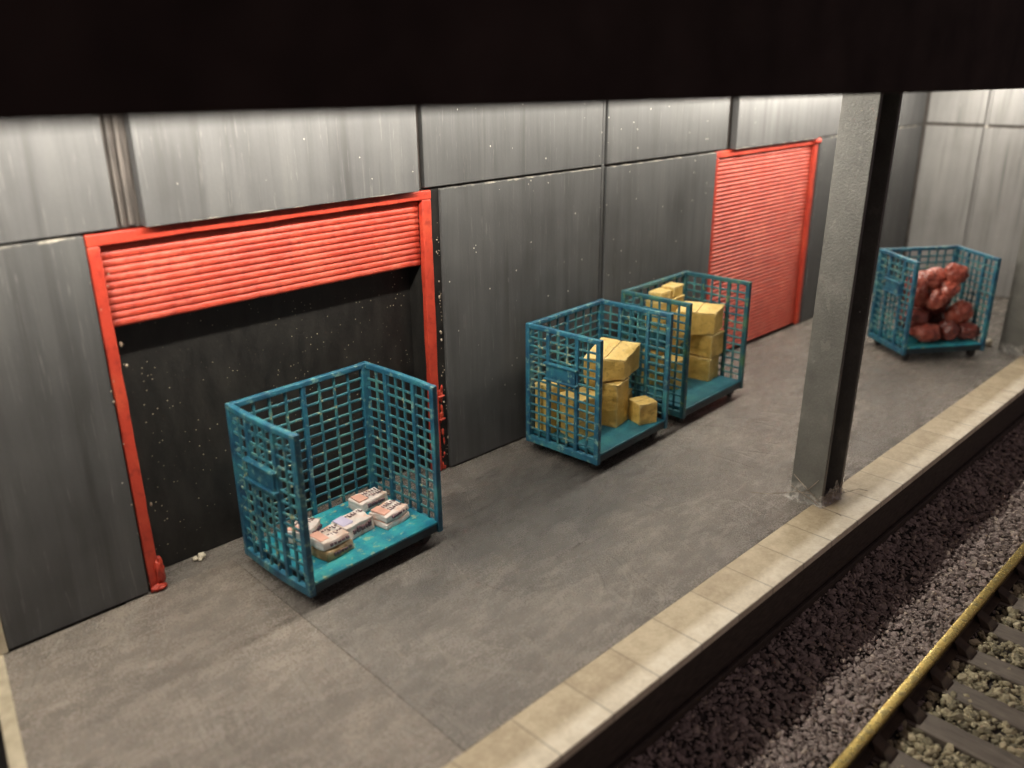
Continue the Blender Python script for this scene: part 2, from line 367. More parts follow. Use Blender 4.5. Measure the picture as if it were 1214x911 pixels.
# end wall
ew = thing('end_wall', 'light grey panel wall closing the far end of the platform behind the sack cage', 'wall', (XE, 0, 0))
def epanel(y0, y1, z0, z1):
    mb = MB(); mb.box(0, .06, y1, y0, z0, z1, .003); mb.build('panel', MAT['wall_light'], ew, bevel=.01)
for a, b in ((-.03, -1.03), (-1.10, -2.9), (-2.97, -3.75)):
    epanel(a, b, .01, 2.975); epanel(a, b, 3.03, T)
mb = MB(); mb.box(.062, .2, -3.8, .17, -.5, 4.2); mb.build('backing', MAT['seam'], ew)
mb = MB(); mb.box(.02, .058, -1.09, -1.045, .01, 4.0); mb.build('seam_strip', MAT['wall_light'], ew)

# ------------------------------------------------------------------ shutters
def ribs(x0, x1, z0, z1, y, pitch=.0575, amp=.022, name='curtain', par=None, rag=0, mat='red', shape=((0, 0), (.06, .55), (.16, .86), (.4, 1.), (.7, .98), (.86, .72), (.94, .2))):
    mb = MB(); nx = 40; prof = []
    z = z1
    while z > z0 + pitch * .6:
        for k, (a, o) in enumerate(shape):
            prof.append((z - a * pitch, y - o * amp))
        z -= pitch
    prof.append((z, y)); prof.append((z, y + .03))
    for i, (pz, py) in enumerate(prof):
        for k in range(nx + 1):
            x = x0 + (x1 - x0) * k / nx
            wv = .0015 * noise.noise(Vector((x * 1.7, pz * 2.3, 1))) + .0008 * noise.noise(Vector((x * 9, pz * 30, 4)))
            dz = .0016 * noise.noise(Vector((x * 2.1, math.floor((z1 - pz) / pitch) * 7.7, 2)))
            if i >= len(prof) - 9: dz += rag * noise.noise(Vector((x * 7, 3, 5)))
            mb.v.append((x, py + wv, pz + dz))
    w = nx + 1
    for i in range(len(prof) - 1):
        for k in range(nx): mb.f.append((i * w + k, i * w + k + 1, (i + 1) * w + k + 1, (i + 1) * w + k))
    o = mb.build(name, MAT[mat], par, smooth=True)
    s = o.modifiers.new('s', 'SOLIDIFY'); s.thickness = .012; s.offset = 0
    return o
def wobble_bar(mb, p0, p1, wx, wy, n=24, amp=.006, sd=0):
    """bar of rectangular section with an uneven hand-painted outline, along z or x"""
    p0, p1 = Vector(p0), Vector(p1); d = (p1 - p0).normalized()
    a = Vector((1, 0, 0)) if abs(d.z) > .5 else Vector((0, 0, 1)); b = Vector((0, 1, 0)); base = len(mb.v)
    for i in range(n + 1):
        c = p0.lerp(p1, i / n)
        for sa, sb in ((-1, -1), (1, -1), (1, 1), (-1, 1)):
            q = c + a * sa * wx / 2 + b * sb * wy / 2
            q += a * amp * noise.noise(q * 5 + Vector((sd, 0, sa * 9))) + b * amp * noise.noise(q * 6 + Vector((0, sd, 3)))
            mb.v.append(tuple(q))
    for i in range(n):
        for k in range(4): mb.f.append((base + i * 4 + k, base + i * 4 + (k + 1) % 4, base + i * 4 + 4 + (k + 1) % 4, base + i * 4 + 4 + k))
    mb.f.append((base + 3, base + 2, base + 1, base)); e = base + n * 4; mb.f.append((e, e + 1, e + 2, e + 3))

sh1 = thing('roller_shutter', 'red roller shutter rolled up above the dark recess behind the newspaper cage', 'shutter', (0, 0, 0), 0, 'red roller shutters in the wall')
mb = MB()
wobble_bar(mb, (1.355, .055, 0), (1.345, .055, 2.9), .095, .07, sd=1)
wobble_bar(mb, (4.435, .055, 0), (4.44, .055, 2.9), .11, .07, sd=2)
wobble_bar(mb, (1.298, .055, 2.945), (4.498, .055, 2.945), .09, .07, sd=3)
mb.build('frame', MAT['red_frame'], sh1, bevel=.012)
mb = MB(); mb.lump((1.405, .02, .15), .075, 3, 3, .6, 2.6, (.5, .5, 1.6)); mb.lump((1.37, .0, .025), .06, 5, 3, .6, 2.4, (1.1, .6, .5)); mb.lump((1.415, .02, .235), .045, 8, 3, .6, 2, (.5, .6, 1.3))
mb.build('paint_lump', MAT['red_frame'], sh1, smooth=True)
ribs(1.395, 4.385, 2.275, 2.895, .115, par=sh1, rag=.005)
mb = MB()
mb.box(1.25, 4.6, .30, .36, 0, 3.0); mb.box(1.25, 1.395, .04, .30, 0, 3.0); mb.box(4.39, 4.6, .04, .30, 0, 3.0)
mb.build('recess', MAT['recess'], sh1)
mb = MB()
for i in range(55):
    z = R.uniform(.1, 2.9) ** 1.0; sd = R.choice((0, 1, 1, 1, 1, 2))
    x = (1.293, 4.545, 1.41)[sd] + R.uniform(-.02, .02); y = (-.012, .005, .0)[sd] + R.uniform(-.01, .015)
    mb.lump((x, y, z), R.choice((.004, .005, .006, .008, .012)), i, 1, .6, 2, (1, .8, R.uniform(.7, 2)))
gb = mb.build('glue_residue', MAT['bead'], sh1, smooth=True); gb['kind'] = 'stuff'
mb = MB()
for z in (.86, .60): mb.lump((4.51, .01, z), .032, z * 9, 2, .4, 2, (1.5, .5, .45))
for i in range(22): mb.lump((4.515 + R.uniform(-.02, .02), .02, R.uniform(.02, 1.0)), R.uniform(.010, .022), i + 40, 2, .5, 2, (.8, .6, R.uniform(1, 3.5)))
pr_ = mb.build('paint_residue', MAT['red_frame'], sh1, smooth=True); pr_['kind'] = 'stuff'

sh2 = thing('roller_shutter', 'red roller shutter fully closed down to the floor, between the box cages and the column', 'shutter', (0, 0, 0), 0, 'red roller shutters in the wall')
mb = MB()
wobble_bar(mb, (9.465, .055, 0), (9.465, .055, 2.9), .07, .07, sd=4)
wobble_bar(mb, (12.24, .055, 0), (12.24, .055, 2.9), .09, .07, sd=5)
wobble_bar(mb, (9.43, .055, 2.945), (12.285, .055, 2.945), .09, .07, sd=6)
mb.build('frame', MAT['red_frame'], sh2, bevel=.012)
ribs(9.50, 12.195, .0, 2.88, .105, par=sh2, amp=.034, shape=((0, 0), (.14, .35), (.28, .75), (.42, 1.), (.6, .9), (.78, .45), (.9, .1)), mat='red_closed')
mb = MB(); mb.lump((12.2, .0, 2.96), .07, 3, 2, .5, 2, (1.4, .7, .6)); mb.build('paint_lump', MAT['red_frame'], sh2, smooth=True)

# ------------------------------------------------------------------ columns
def make_column(x, y, lean, label, strands):
    c = thing('steel_column', label, 'column', (x, y, 0), 0, 'steel columns holding the canopy')
    mb = MB(); H = 3.9
    def hx(x0, x1, y0, y1):
        mb.hexa([(x0, y0, 0), (x1, y0, 0), (x1, y1, 0), (x0, y1, 0), (x0 + lean, y0, H), (x1 + lean, y0, H), (x1 + lean, y1, H), (x0 + lean, y1, H)])
    hx(0, .05, -.168, .168); hx(.052, .40, -.022, .022); hx(.402, .452, -.168, .168)
    mb.build('shaft', MAT['steel'], c, bevel=.008)
    mb = MB(); nn, nr = 64, 7
    for r_ in range(nr):
        f = r_ / (nr - 1)                       # 0 top, hugging the steel; 1 on the floor
        for i in range(nn):
            t = 2 * math.pi * i / nn; ct, s_ = math.cos(t), math.sin(t)
            k = 1 / max(abs(ct) / .232, abs(s_) / .174)
            q = noise.noise(Vector((ct * 2.2, s_ * 2.2, x))); q2 = noise.noise(Vector((ct * 6, s_ * 6, f * 3 + x)))
            hgt = (.13 + .12 * q); k2 = k * (1 + .012) + f ** 3 * (.045 + .04 * q) + .008 * q2 * (.3 + f)
            mb.v.append((.226 + k2 * ct + lean * .03, k2 * s_, max(.003, (1 - f) ** 1.6 * hgt + .006 * (q2 + .4) * f + .002)))
    for r_ in range(nr - 1):
        for i in range(nn): mb.f.append((r_ * nn + i, r_ * nn + (i + 1) % nn, (r_ + 1) * nn + (i + 1) % nn, (r_ + 1) * nn + i))
    mb.build('glue', MAT['glue'], c, smooth=True)
    if strands:
        mb = MB()
        def st(pts, r=.0028): mb.tube(pts, r, 5)
        st([(-.01, -.1, .12), (-.12, .05, .14), (-.3, .22, .12), (-.42, .36, .13)])
        st([(-.008, .1, .05), (-.012, -.02, .14), (-.01, -.12, .28)], .0032); st([(-.008, -.15, .06), (-.012, 0, .16), (-.01, .14, .26)], .0032)
        st([(-.012, -.168, .02), (-.014, -.02, .07), (-.012, .15, .13)], .0032)
        st([(.05, -.18, .1), (.2, -.21, .09), (.4, -.18, .14)]); st([(.4, -.2, .02), (.55, -.3, .05), (.62, -.36, .02)]); st([(0, -.18, .02), (-.05, -.33, .03), (-.02, -.4, .0)])
        s = mb.build('glue_strand', MAT['bead'], c, smooth=True); s['kind'] = 'stuff'
    return c
make_column(6.565, -3.095, .13, 'grey steel H-section column standing on the platform edge, cracked glue round its foot', True)
make_column(12.96, -3.02, .1, 'grey steel column at the far edge of the platform, cut off behind the sack cage', False)

# ------------------------------------------------------------------ canopy
can = thing('platform_canopy', 'black platform canopy with a deep fascia hanging across the top of the view', 'canopy', (0, -4.0, 3.966))
SL = -.0125
mb = MB()
def cz(x): return SL * x
mb.hexa([(-6, -.06, cz(-6)), (22, -.06, cz(22)), (22, 0, cz(22)), (-6, 0, cz(-6)), (-6, -.06, .44), (22, -.06, .80), (22, 0, .80), (-6, 0, .44)])
mb.build('fascia', MAT['canopy'], can, bevel=.02)
mb = MB(); mb.hexa([(-6, .002, .04 + cz(-6)), (22, .002, .04 + cz(22)), (22, 4.2, .05 + cz(22)), (-6, 4.2, .05 + cz(-6)), (-6, .002, .12), (22, .002, .12), (22, 4.2, .13), (-6, 4.2, .13)])
mb.build('roof', MAT['under'], can)
LY = -1.05
LEDS = []
x = -1.6
while x < 16:
    k = 1.0 if x < 4.4 else (.62 if x < 6.2 else (.55 if x < 9.2 else 1.15))
    LEDS.append((x, LY, (100 if abs(x - 10.64) < .3 else 62 * (k if k < 1.1 else (.8 if x > 12.5 else .55))))); x += .68
mb = MB()
for x, y, p in LEDS: mb.box(x - .03, x + .03, 4.0 + y - .03, 4.0 + y + .03, .028 + cz(x), .038 + cz(x))
st_ = mb.build('light_strip', MAT['led'], can); st_['kind'] = 'stuff'
for x, y, p in LEDS:
    l = bpy.data.lights.new('strip_lamp', 'POINT'); l.energy = p; l.color = (1, .925, .81); l.shadow_soft_size = .05
    o = bpy.data.objects.new('strip_lamp', l); col.objects.link(o); o.location = (x, y, 3.93 + cz(x))

# ------------------------------------------------------------------ roll cages
def bars(fr, gr, u0, u1, z0, z1, P, bays, rows, tt=1.):
    """frame and grid of one panel; P(u,z,t) -> local point"""
    def bar(mb, ua, ub, za, zb, t, n=6, j=.0):
        vert = (zb - za) > (ub - ua); base = len(mb.v)
        dj = [R.uniform(-j, j) for _ in range(n + 1)]
        for i in range(n + 1):
            s = i / n
            for a, b in ((-1, -1), (1, -1), (1, 1), (-1, 1)):
                if vert: u = (ua, ub)[a > 0] + dj[i]; z = za + (zb - za) * s
                else: u = ua + (ub - ua) * s; z = (za, zb)[a > 0] + dj[i]
                mb.v.append(P(u, z, b * t / 2))
        for i in range(n):
            for k in range(4): mb.f.append((base + i * 4 + k, base + i * 4 + (k + 1) % 4, base + i * 4 + 4 + (k + 1) % 4, base + i * 4 + 4 + k))
        mb.f.append((base + 3, base + 2, base + 1, base)); e = base + n * 4; mb.f.append((e, e + 1, e + 2, e + 3))
    W = .058
    bar(fr, u0, u0 + W, z0, z1, .058); bar(fr, u1 - W, u1, z0, z1, .058)
    bar(fr, u0 + W - .004, u1 - W + .004, z1 - .052, z1 - .002, .054, 8, .002); bar(fr, u0 + W - .004, u1 - W + .004, z0 + .002, z0 + .08, .054, 8)
    a, b = u0 + W, u1 - W; tot = sum(bays); ucur = a; thick = .046
    cell = (b - a - thick * (len(bays) - 1)) / tot
    edges = []
    for i, n in enumerate(bays):
        for k in range(1, n): 
            uc = ucur + k * cell + R.uniform(-.006, .006); bar(gr, uc - .0135, uc + .0135, z0 + .06, z1 - .04, .022, 10, .0025)
        ucur += n * cell
        if i < len(bays) - 1:
            bar(fr, ucur, ucur + thick, z0 + .07, z1 - .045, .044, 8, .002); edges.append(ucur + thick / 2); ucur += thick
    for k in range(1, rows):
        zc = z0 + .075 + (z1 - z0 - .127) * k / rows + R.uniform(-.006, .006)
        bar(gr, a - .01, b + .01, zc - .0125, zc + .0125, .016, 16, .0025)
    return edges

def make_cage(x, y, w, A, B, H, label, frame, tray_mat, grid='teal_grid', bow=.0, seed=0):
    R.seed(100 + seed)
    t = thing('roll_cage', label, 'cage', (x, y, 0), w, 'blue roll cages on the platform')
    a, b, z0 = A / 2, B / 2, .115
    def panel3(name, P, u0, u1, bays, rows, zt=H):
        f, g = MB(), MB(); e = bars(f, g, u0, u1, z0, zt, P, bays, rows)
        o = f.build(name, MAT[frame], t, bevel=.009); g.build('grid', MAT[grid], o, bevel=.005, seg=1); return o, e
    panel3('back_panel', lambda u, z, d: (u, b - .03 + d, z), -a + .03, a - .03, (4, 4), 13)
    for s in (-1, 1):
        bo = lambda u, s=s: s * bow * (1 - (u / b) ** 2)
        o, e = panel3('end_panel', (lambda u, z, d, s=s, bo=bo: (s * (a - .03) + d + bo(u), u, z)), -b, b, (2, 3, 2), 13)
        if s < 0:
            mb = MB(); zc = z0 + (H - z0) * .66; xx = -a + bo(0)
            mb.box(xx - .012, xx + .022, e[0] - .0, e[1] + .0, zc - .075, zc + .075)
            mb.build('label_plate', MAT[frame], o, bevel=.008)
            mb = MB(); mb.box(xx - .035, xx + .02, e[0] - .03, e[1] + .03, zc + .075, zc + .10); mb.box(xx - .035, xx + .02, e[0] - .03, e[1] + .03, zc - .10, zc - .075)
            mb.build('plate_rim', MAT[frame], o, bevel=.008)
    mb = MB(); mb.box(-a + .062, a - .062, -b + .004, b - .062, .207, .235, .002)
    mb.build('tray', MAT[tray_mat], t, bevel=.008)
    mb = MB(); mb.box(-a + .064, a - .064, -b + .012, b - .064, .128, .205, .002); mb.build('chassis', MAT['chassis'], t, bevel=.008)
    for sx in (-1, 1):
        for sy in (-1, 1):
            cx, cy = sx * (a - .13), sy * (b - .12); ang = R.uniform(-.5, .5)
            f = MB(); f.box(cx - .045, cx + .045, cy - .04, cy - .028, .045, .124); f.box(cx - .045, cx + .045, cy + .028, cy + .04, .045, .124); f.box(cx - .05, cx + .05, cy - .045, cy + .045, .112, .1265)
            k = f.build('caster', MAT['wheel'], t, bevel=.005)
            wm = MB(); pts = 16; base = 0
            for yy, rr in ((-.024, .043), (-.018, .052), (.018, .052), (.024, .043)):
                for q in range(pts):
                    th = 2 * math.pi * q / pts; wm.v.append((cx + rr * math.cos(th), cy + yy, .053 + rr * math.sin(th)))
            for r_ in range(3):
                for q in range(pts): wm.f.append((r_ * pts + q, r_ * pts + (q + 1) % pts, (r_ + 1) * pts + (q + 1) % pts, (r_ + 1) * pts + q))
            wm.f.append(tuple(range(pts))[::-1]); wm.f.append(tuple(range(3 * pts, 4 * pts)))
            wm.build('wheel', MAT['wheel'], k, smooth=False)
    return t
CG = {1: (2.81, -.647, .04), 2: (6.208, -.712, .055), 3: (7.94, -.648, .037), 4: (12.207, -2.045, -.634)}
make_cage(*CG[1], 1.44, 1.0, 1.534, 'blue roll cage holding white newspaper bundles, in front of the open shutter', 'teal', 'tray', bow=.022, seed=1)
make_cage(*CG[2], 1.36, 1.01, 1.50, 'blue roll cage whose gold boxes are topped by one big tilted box', 'teal', 'tray_dark', seed=2)
make_cage(*CG[3], 1.426, .975, 1.537, 'greener roll cage with a neat stack of three gold boxes, before the closed shutter', 'teal_green', 'tray_dark', seed=3)
make_cage(*CG[4], 1.293, .968, 1.4875, 'blue roll cage piled with red sacks, standing askew past the steel column', 'teal', 'tray', seed=4)
R.seed(55)
def L2W(c, x, y):
    cx, cy, w = CG[c]; return (cx + math.cos(w) * x - math.sin(w) * y, cy + math.sin(w) * x + math.cos(w) * y)
TZ = .236

# ------------------------------------------------------------------ cardboard boxes
def subdiv_hexa(mb, c, n=6, amp=.006, sd=0):
    """hexahedron with faces subdivided and slightly uneven"""
    bm = bmesh.new(); vs = [bm.verts.new(p) for p in c]
    for q in ((3, 2, 1, 0), (4, 5, 6, 7), (0, 1, 5, 4), (1, 2, 6, 5), (2, 3, 7, 6), (3, 0, 4, 7)): bm.faces.new([vs[i] for i in q])
    bmesh.ops.bevel(bm, geom=bm.edges[:], offset=.009, segments=2, affect='EDGES', profile=.6)
    bmesh.ops.subdivide_edges(bm, edges=[e for e in bm.edges if e.calc_length() > .08], cuts=n, use_grid_fill=True)
    bm.verts.ensure_lookup_table(); bm.verts.index_update()
    off = Vector((sd * 1.7, sd * .9, sd * 2.1)); n0 = len(mb.v)
    for v in bm.verts:
        d = Vector((noise.noise(v.co * 9 + off), noise.noise(v.co * 9 + off + Vector((7, 1, 3))), noise.noise(v.co * 9 + off + Vector((2, 8, 5)))))
        mb.v.append(tuple(v.co + amp * d))
    for f in bm.faces: mb.f.append(tuple(n0 + v.index for v in f.verts))
    bm.free()
NB = [0]
def box8(c, corners, bot, top, label, group, mats=('card', 'flap')):
    """corners: near, right, back, left in cage coords; bot/top: 4 heights each"""
    NB[0] += 1; sd = NB[0]
    P = [L2W(c, *p) for p in corners]; ox = sum(p[0] for p in P) / 4; oy = sum(p[1] for p in P) / 4; oz = min(bot)
    t = thing('cardboard_box', label, 'box', (ox, oy, oz), 0, group)
    lo = [Vector((p[0] - ox, p[1] - oy, z - oz)) for p, z in zip(P, bot)]; hi = [Vector((p[0] - ox, p[1] - oy, z - oz)) for p, z in zip(P, top)]
    if min((hi[i] - lo[i]).length for i in range(4)) < .05: pass
    th = .016; hb = [h - Vector((0, 0, th)) for h in hi]
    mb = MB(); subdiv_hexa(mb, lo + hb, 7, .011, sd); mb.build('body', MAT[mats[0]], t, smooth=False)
    # two lid flaps meeting in the middle, a touch larger than the body
    cen = sum(hi, Vector()) / 4; g = .03
    ex = [cen + (h - cen) * (1 + g) for h in hi]; eb = [cen + (h - cen) * (1 + g) - Vector((0, 0, th + .004)) for h in hi]
    m01t, m23t = ex[0].lerp(ex[3], .5), ex[1].lerp(ex[2], .5); m01b, m23b = eb[0].lerp(eb[3], .5), eb[1].lerp(eb[2], .5)
    e1 = (ex[3] - ex[0]).normalized() * .004; up = Vector((0, 0, .002))
    for quad_b, quad_t in (([eb[0], eb[1], m23b - e1, m01b - e1], [ex[0], ex[1], m23t - e1, m01t - e1]), ([m01b + e1, m23b + e1, eb[2], eb[3]], [m01t + e1, m23t + e1, ex[2], ex[3]])):
        mb = MB(); subdiv_hexa(mb, [p + up for p in quad_b] + [p + up for p in quad_t], 6, .008, sd + .5); mb.build('flap', MAT[mats[1]], t)
    return t
def rbox(c, nx, ny, yaw, w, d, z0, z1, label, group, mats=('card', 'flap')):
    ca, sa = math.cos(yaw), math.sin(yaw)
    co = [(nx, ny), (nx + ca * w, ny + sa * w), (nx + ca * w - sa * d, ny + sa * w + ca * d), (nx - sa * d, ny + ca * d)]
    return box8(c, co, [z0] * 4, [z1] * 4, label, group, mats)
G2, G3 = 'gold boxes in the first box cage', 'gold boxes in the second box cage'
rbox(2, .045, -.225, .17, .30, .40, TZ, .755, 'tall narrow gold box standing upright under the tilted big box', G2)
box8(2, [(.19, -.21), (.60, -.13), (.19, .12), (-.25, .03)], [.775, .80, .86, .80], [1.01, 1.09, 1.21, 1.10], 'largest gold box, tilted with a creased lid, topmost in the front cage of boxes', G2)
rbox(2, .272, -.385, -.36, .235, .235, TZ, .49, 'small gold cube box alone on the tray at the open front of its cage', G2)
rbox(2, .40, -.10, .30, .235, .28, TZ, .50, 'gold box hidden low behind the small cube box', G2, ('card_d', 'flap'))
rbox(2, .385, -.09, .42, .22, .24, .512, .76, 'crumpled gold box squeezed between the tilted big box and the cage end', G2, ('card_d', 'flap'))
rbox(2, -.52, -.10, -.24, .34, .30, TZ, .47, 'flat gold box at the bottom of the stack behind the label plate', G2, ('card_d', 'flap'))
rbox(2, -.53, -.11, -.22, .35, .32, .482, .70, 'gold box second in the stack behind the label plate, under the big box edge', G2, ('card_d', 'flap'))
rbox(2, -.58, .22, .05, .36, .22, TZ, .80, 'tall gold box at the back left corner of the front box cage', G2)

rbox(3, .315, -.20, .10, .29, .34, TZ, .545, 'bottom gold box in the neat stack of three', G3)
rbox(3, .315, -.205, .03, .31, .32, .557, .86, 'middle gold box in the neat stack of three', G3)
box8(3, [(.335, -.215), (.585, -.19), (.22, .16), (-.03, .12)], [.872, .90, .90, .88], [1.15, 1.215, 1.27, 1.2], 'wide gold box crowning the neat stack of three', G3)
rbox(3, -.25, -.04, -.2, .24, .26, TZ, .62, 'gold box seen low through the end grid of the greener cage', G3, ('card_d', 'flap'))
rbox(3, -.28, .23, .02, .58, .2, TZ, .68, 'gold box at the foot of the tall rear stack in the greener cage', G3, ('card_d', 'flap'))
rbox(3, -.26, .215, -.02, .57, .21, .692, 1.04, 'gold box in the middle of the tall rear stack in the greener cage', G3, ('card_d', 'flap'))
rbox(3, -.25, .20, .03, .54, .23, 1.052, 1.33, 'gold box carrying the two small topmost boxes of the greener cage', G3)
rbox(3, -.24, .22, .02, .24, .18, 1.342, 1.45, 'small gold box on top of the rear stack, beside the cage end with the plate', G3)
rbox(3, .03, .21, .06, .23, .18, 1.342, 1.475, 'small gold box on top of the rear stack, towards the closed shutter', G3)

# ------------------------------------------------------------------ newspaper bundles
def bundle(x, y, yaw, w, d, h, z, label, mat='news', tint='pink', rows=2, side=True, tilt=0):
    wx, wy = L2W(1, x, y)
    t = thing('newspaper_bundle', label, 'bundle', (wx, wy, z), yaw + CG[1][2], 'bundles in the newspaper cage')
    t.rotation_euler.x = tilt
    mb = MB(); subdiv_hexa(mb, [(-w / 2, -d / 2, 0), (w / 2, -d / 2, 0), (w / 2, d / 2, 0), (-w / 2, d / 2, 0), (-w / 2 + .008, -d / 2 + .006, h), (w / 2 - .006, -d / 2 + .008, h), (w / 2 - .008, d / 2 - .006, h), (-w / 2 + .006, d / 2 - .008, h)], 6, .016, x * 9 + 3)
    mb.build('stack', MAT[mat], t, smooth=True)
    def marks(name, m, fn):
        mb = MB(); fn(mb); o = mb.build(name, MAT[m], t); return o
    def patch(mb):   # tinted printed field on top, laid on the paper
        n = 5
        for i in range(1):
            mb.box(-w * .44, -w * .12, -d * .28, d * .40, h + .003, h + .011, .006)
    marks('print_field', tint, patch)
    def dashes(mb):
        for r_ in range(rows):
            yy = d * (.18 - .34 * r_); xx = -w * .10
            while xx < w * .40:
                l = R.uniform(.010, .026); k = R.random()
                if k < .35: mb.box(xx, xx + l * .4, yy - .018, yy + .018, h + .008, h + .0125)
                elif k < .75: mb.box(xx, xx + l, yy - .022, yy - .010, h + .008, h + .0135); mb.box(xx, xx + .008, yy - .009, yy + .022, h + .008, h + .0135)
                else: mb.box(xx, xx + l, yy + .008, yy + .02, h + .008, h + .0135)
                xx += l + .012
        if side:
            xx = -w * .25
            while xx < w * .35:
                l = R.uniform(.014, .04); mb.box(xx, xx + l, -d / 2 - .009, -d / 2 + .012, h * .38, h * (.6 + R.uniform(0, .15))); xx += l + R.uniform(.008, .02)
    o = marks('print', 'ink', dashes); o['kind'] = 'stuff'
    return t
bundle(.43, .22, .04, .33, .20, .10, TZ, 'white newspaper bundle nearest the back right corner of its cage')
bundle(.37, -.155, .18, .30, .24, .055, TZ, 'lower white bundle of the stacked pair towards the open front', side=False)
bundle(.375, -.15, .20, .30, .23, .06, TZ + .066, 'upper white newspaper bundle of the stacked pair towards the open front')
bundle(.03, -.07, .10, .33, .22, .13, TZ, 'white and lilac newspaper bundle lying in the middle of the tray', tint='violet', rows=1)
bundle(-.29, -.20, .12, .30, .25, .085, TZ, 'tan paper bundle at the bottom of the pile by the cage end', 'brown', rows=0)
bundle(-.30, -.19, .04, .29, .24, .07, TZ + .098, 'white and orange bundle lying on the tan one', tint='pink')
bundle(-.32, .17, .5, .28, .22, .12, TZ, 'reddish white bundle behind the tan pile, half hidden by the cage end')

# ------------------------------------------------------------------ sacks
def sack(x, y, z, r, sq, rot, label, mat='sack', sd=0):
    wx, wy = L2W(4, x, y)
    bm = bmesh.new(); bmesh.ops.create_icosphere(bm, subdivisions=5, radius=1)
    rm = Matrix.Rotation(rot[2] + CG[4][2], 3, 'Z') @ Matrix.Rotation(rot[1], 3, 'Y') @ Matrix.Rotation(rot[0], 3, 'X')
    off = Vector((sd * 3.3, sd * 1.9, sd * 5.1))
    for v in bm.verts:
        p = v.co.copy(); n = p.copy()
        p *= 1.12 + .24 * noise.noise(n * 1.2 + off) + .10 * noise.noise(n * 2.6 + off) - .07 * abs(noise.noise(n * 3.6 + off * 2)) - .03 * abs(noise.noise(n * 8 + off))
        tw = max(0, p.x - .55); p.y *= 1 - .55 * min(1, tw * 1.6); p.z *= 1 - .55 * min(1, tw * 1.6)      # tied neck
        p = Vector((p.x * sq[0], p.y * sq[1], p.z * sq[2])) * r
        v.co = rm @ p * 1.06
    zmin = min(v.co.z for v in bm.verts)
    me = bpy.data.meshes.new('sack'); bm.to_mesh(me); bm.free()
    for q in me.polygons: q.use_smooth = True
    me.materials.append(MAT[mat]); o = bpy.data.objects.new('sack', me); col.objects.link(o)
    o.location = (wx, wy, max(z, TZ - zmin + .002)); tag(o, label, 'sack', 'red sacks in the far cage')
sack(-.20, -.30, .36, .165, (1.35, .85, .75), (0, .1, .2), 'big brownish red sack lying at the open front of the far cage, nearest the camera', 'sack', 1)
sack(.16, -.26, .37, .14, (1., .9, .9), (.4, .2, 1.0), 'round dark red sack on the tray in the middle of the front row', 'sack_d', 2)
sack(.46, -.27, .36, .145, (1.15, .8, .75), (0, .1, -.3), 'dark red sack at the far right foot of the heap by the grid', 'sack_d', 3)
sack(-.36, -.20, .60, .16, (1.2, .9, .7), (.2, -.1, .1), 'dark shiny sack squashed low beside the plated end of the far cage', 'sack_d', 4)
sack(.36, -.18, .62, .155, (1., .85, 1.1), (.3, .5, .4), 'pinkish red sack leaning upright above the right foot of the heap', 'sack', 5)
sack(-.10, -.24, .86, .135, (.9, .85, 1.1), (.2, .9, .2), 'bright orange red sack hanging in the middle of the heap front', 'sack', 6)
sack(.10, -.18, .98, .155, (1.25, .85, .7), (0, -.35, .2), 'long red sack lying across the upper heap', 'sack', 7)
sack(-.36, -.12, .98, .17, (.95, .9, 1.15), (.2, .3, .8), 'red sack stacked against the inside of the plated end panel', 'sack', 8)
sack(-.16, -.10, 1.12, .15, (1.15, .8, .75), (.1, .2, -.3), 'bright red sack on the upper left of the heap', 'sack', 9)
sack(.02, .02, 1.12, .15, (1.1, .9, .8), (.3, .1, .5), 'pale red sack tucked between the two topmost sacks', 'sack', 10)
sack(.24, -.12, 1.20, .15, (1.1, .9, .85), (.2, .3, .2), 'topmost pinkish red sack crowning the heap', 'sack', 11)
sack(-.1, .22, .40, .2, (1.3, 1, .9), (.2, .1, .5), 'red sack at the back of the heap under the others', 'sack_d', 12)
sack(.32, .22, .42, .2, (1.2, 1, .9), (.2, .1, 1.5), 'dark sack at the back right of the heap against the grid', 'sack_d', 13)
sack(.12, .16, .75, .2, (1.2, 1, .9), (.2, .3, 2.5), 'dark sack in the core of the heap, seen between the front ones', 'sack_d', 14)

# ------------------------------------------------------------------ crumbs
mb = MB(); mb.lump((0, 0, .03), .035, 2, 2, .5, 2); mb.lump((-.055, .01, .022), .025, 4, 2, .5, 2, (1, 1, .8)); mb.lump((-.025, -.03, .02), .02, 9, 2, .5, 2)
tag(mb.build('plaster_crumb', MAT['plaster'], smooth=True, loc=(1.845, .21, -.004)), 'white plaster crumbs on the floor of the dark recess', 'crumb')
mb = MB(); mb.lump((0, 0, .05), .06, 12, 2, .5, 2); mb.lump((.06, .03, .03), .035, 14, 2, .5, 2)
tag(mb.build('plaster_crumb', MAT['plaster'], smooth=True, loc=(13.12, -2.66, 0)), 'white glue crumb on the floor between sack cage and far column', 'crumb')

# ------------------------------------------------------------------ track
def hb(y):
    k = [(-7.4, -.86), (-6.4, -.80), (-4.75, -.80), (-4.45, -.77), (-4.2, -.80), (-3.95, -.67), (-3.63, -.50), (-3.0, -.5)]
    for (a, za), (b, zb) in zip(k, k[1:]):
        if a <= y <= b: return za + (zb - za) * (y - a) / (b - a)
    return -.86
mb = MB(); nx, ny = 140, 60
for i in range(nx + 1):
    for j in range(ny + 1):
        x = -4 + 24 * i / nx; y = -7.4 + 3.8 * j / ny
        mb.v.append((x, y, hb(y) - .03 + .03 * noise.noise(Vector((x * 1.6, y * 1.6, 3)))))
for i in range(nx):
    for j in range(ny): mb.f.append((i * (ny + 1) + j, (i + 1) * (ny + 1) + j, (i + 1) * (ny + 1) + j + 1, i * (ny + 1) + j + 1))
struct(mb.build('track_bed', MAT['bed'], smooth=True))

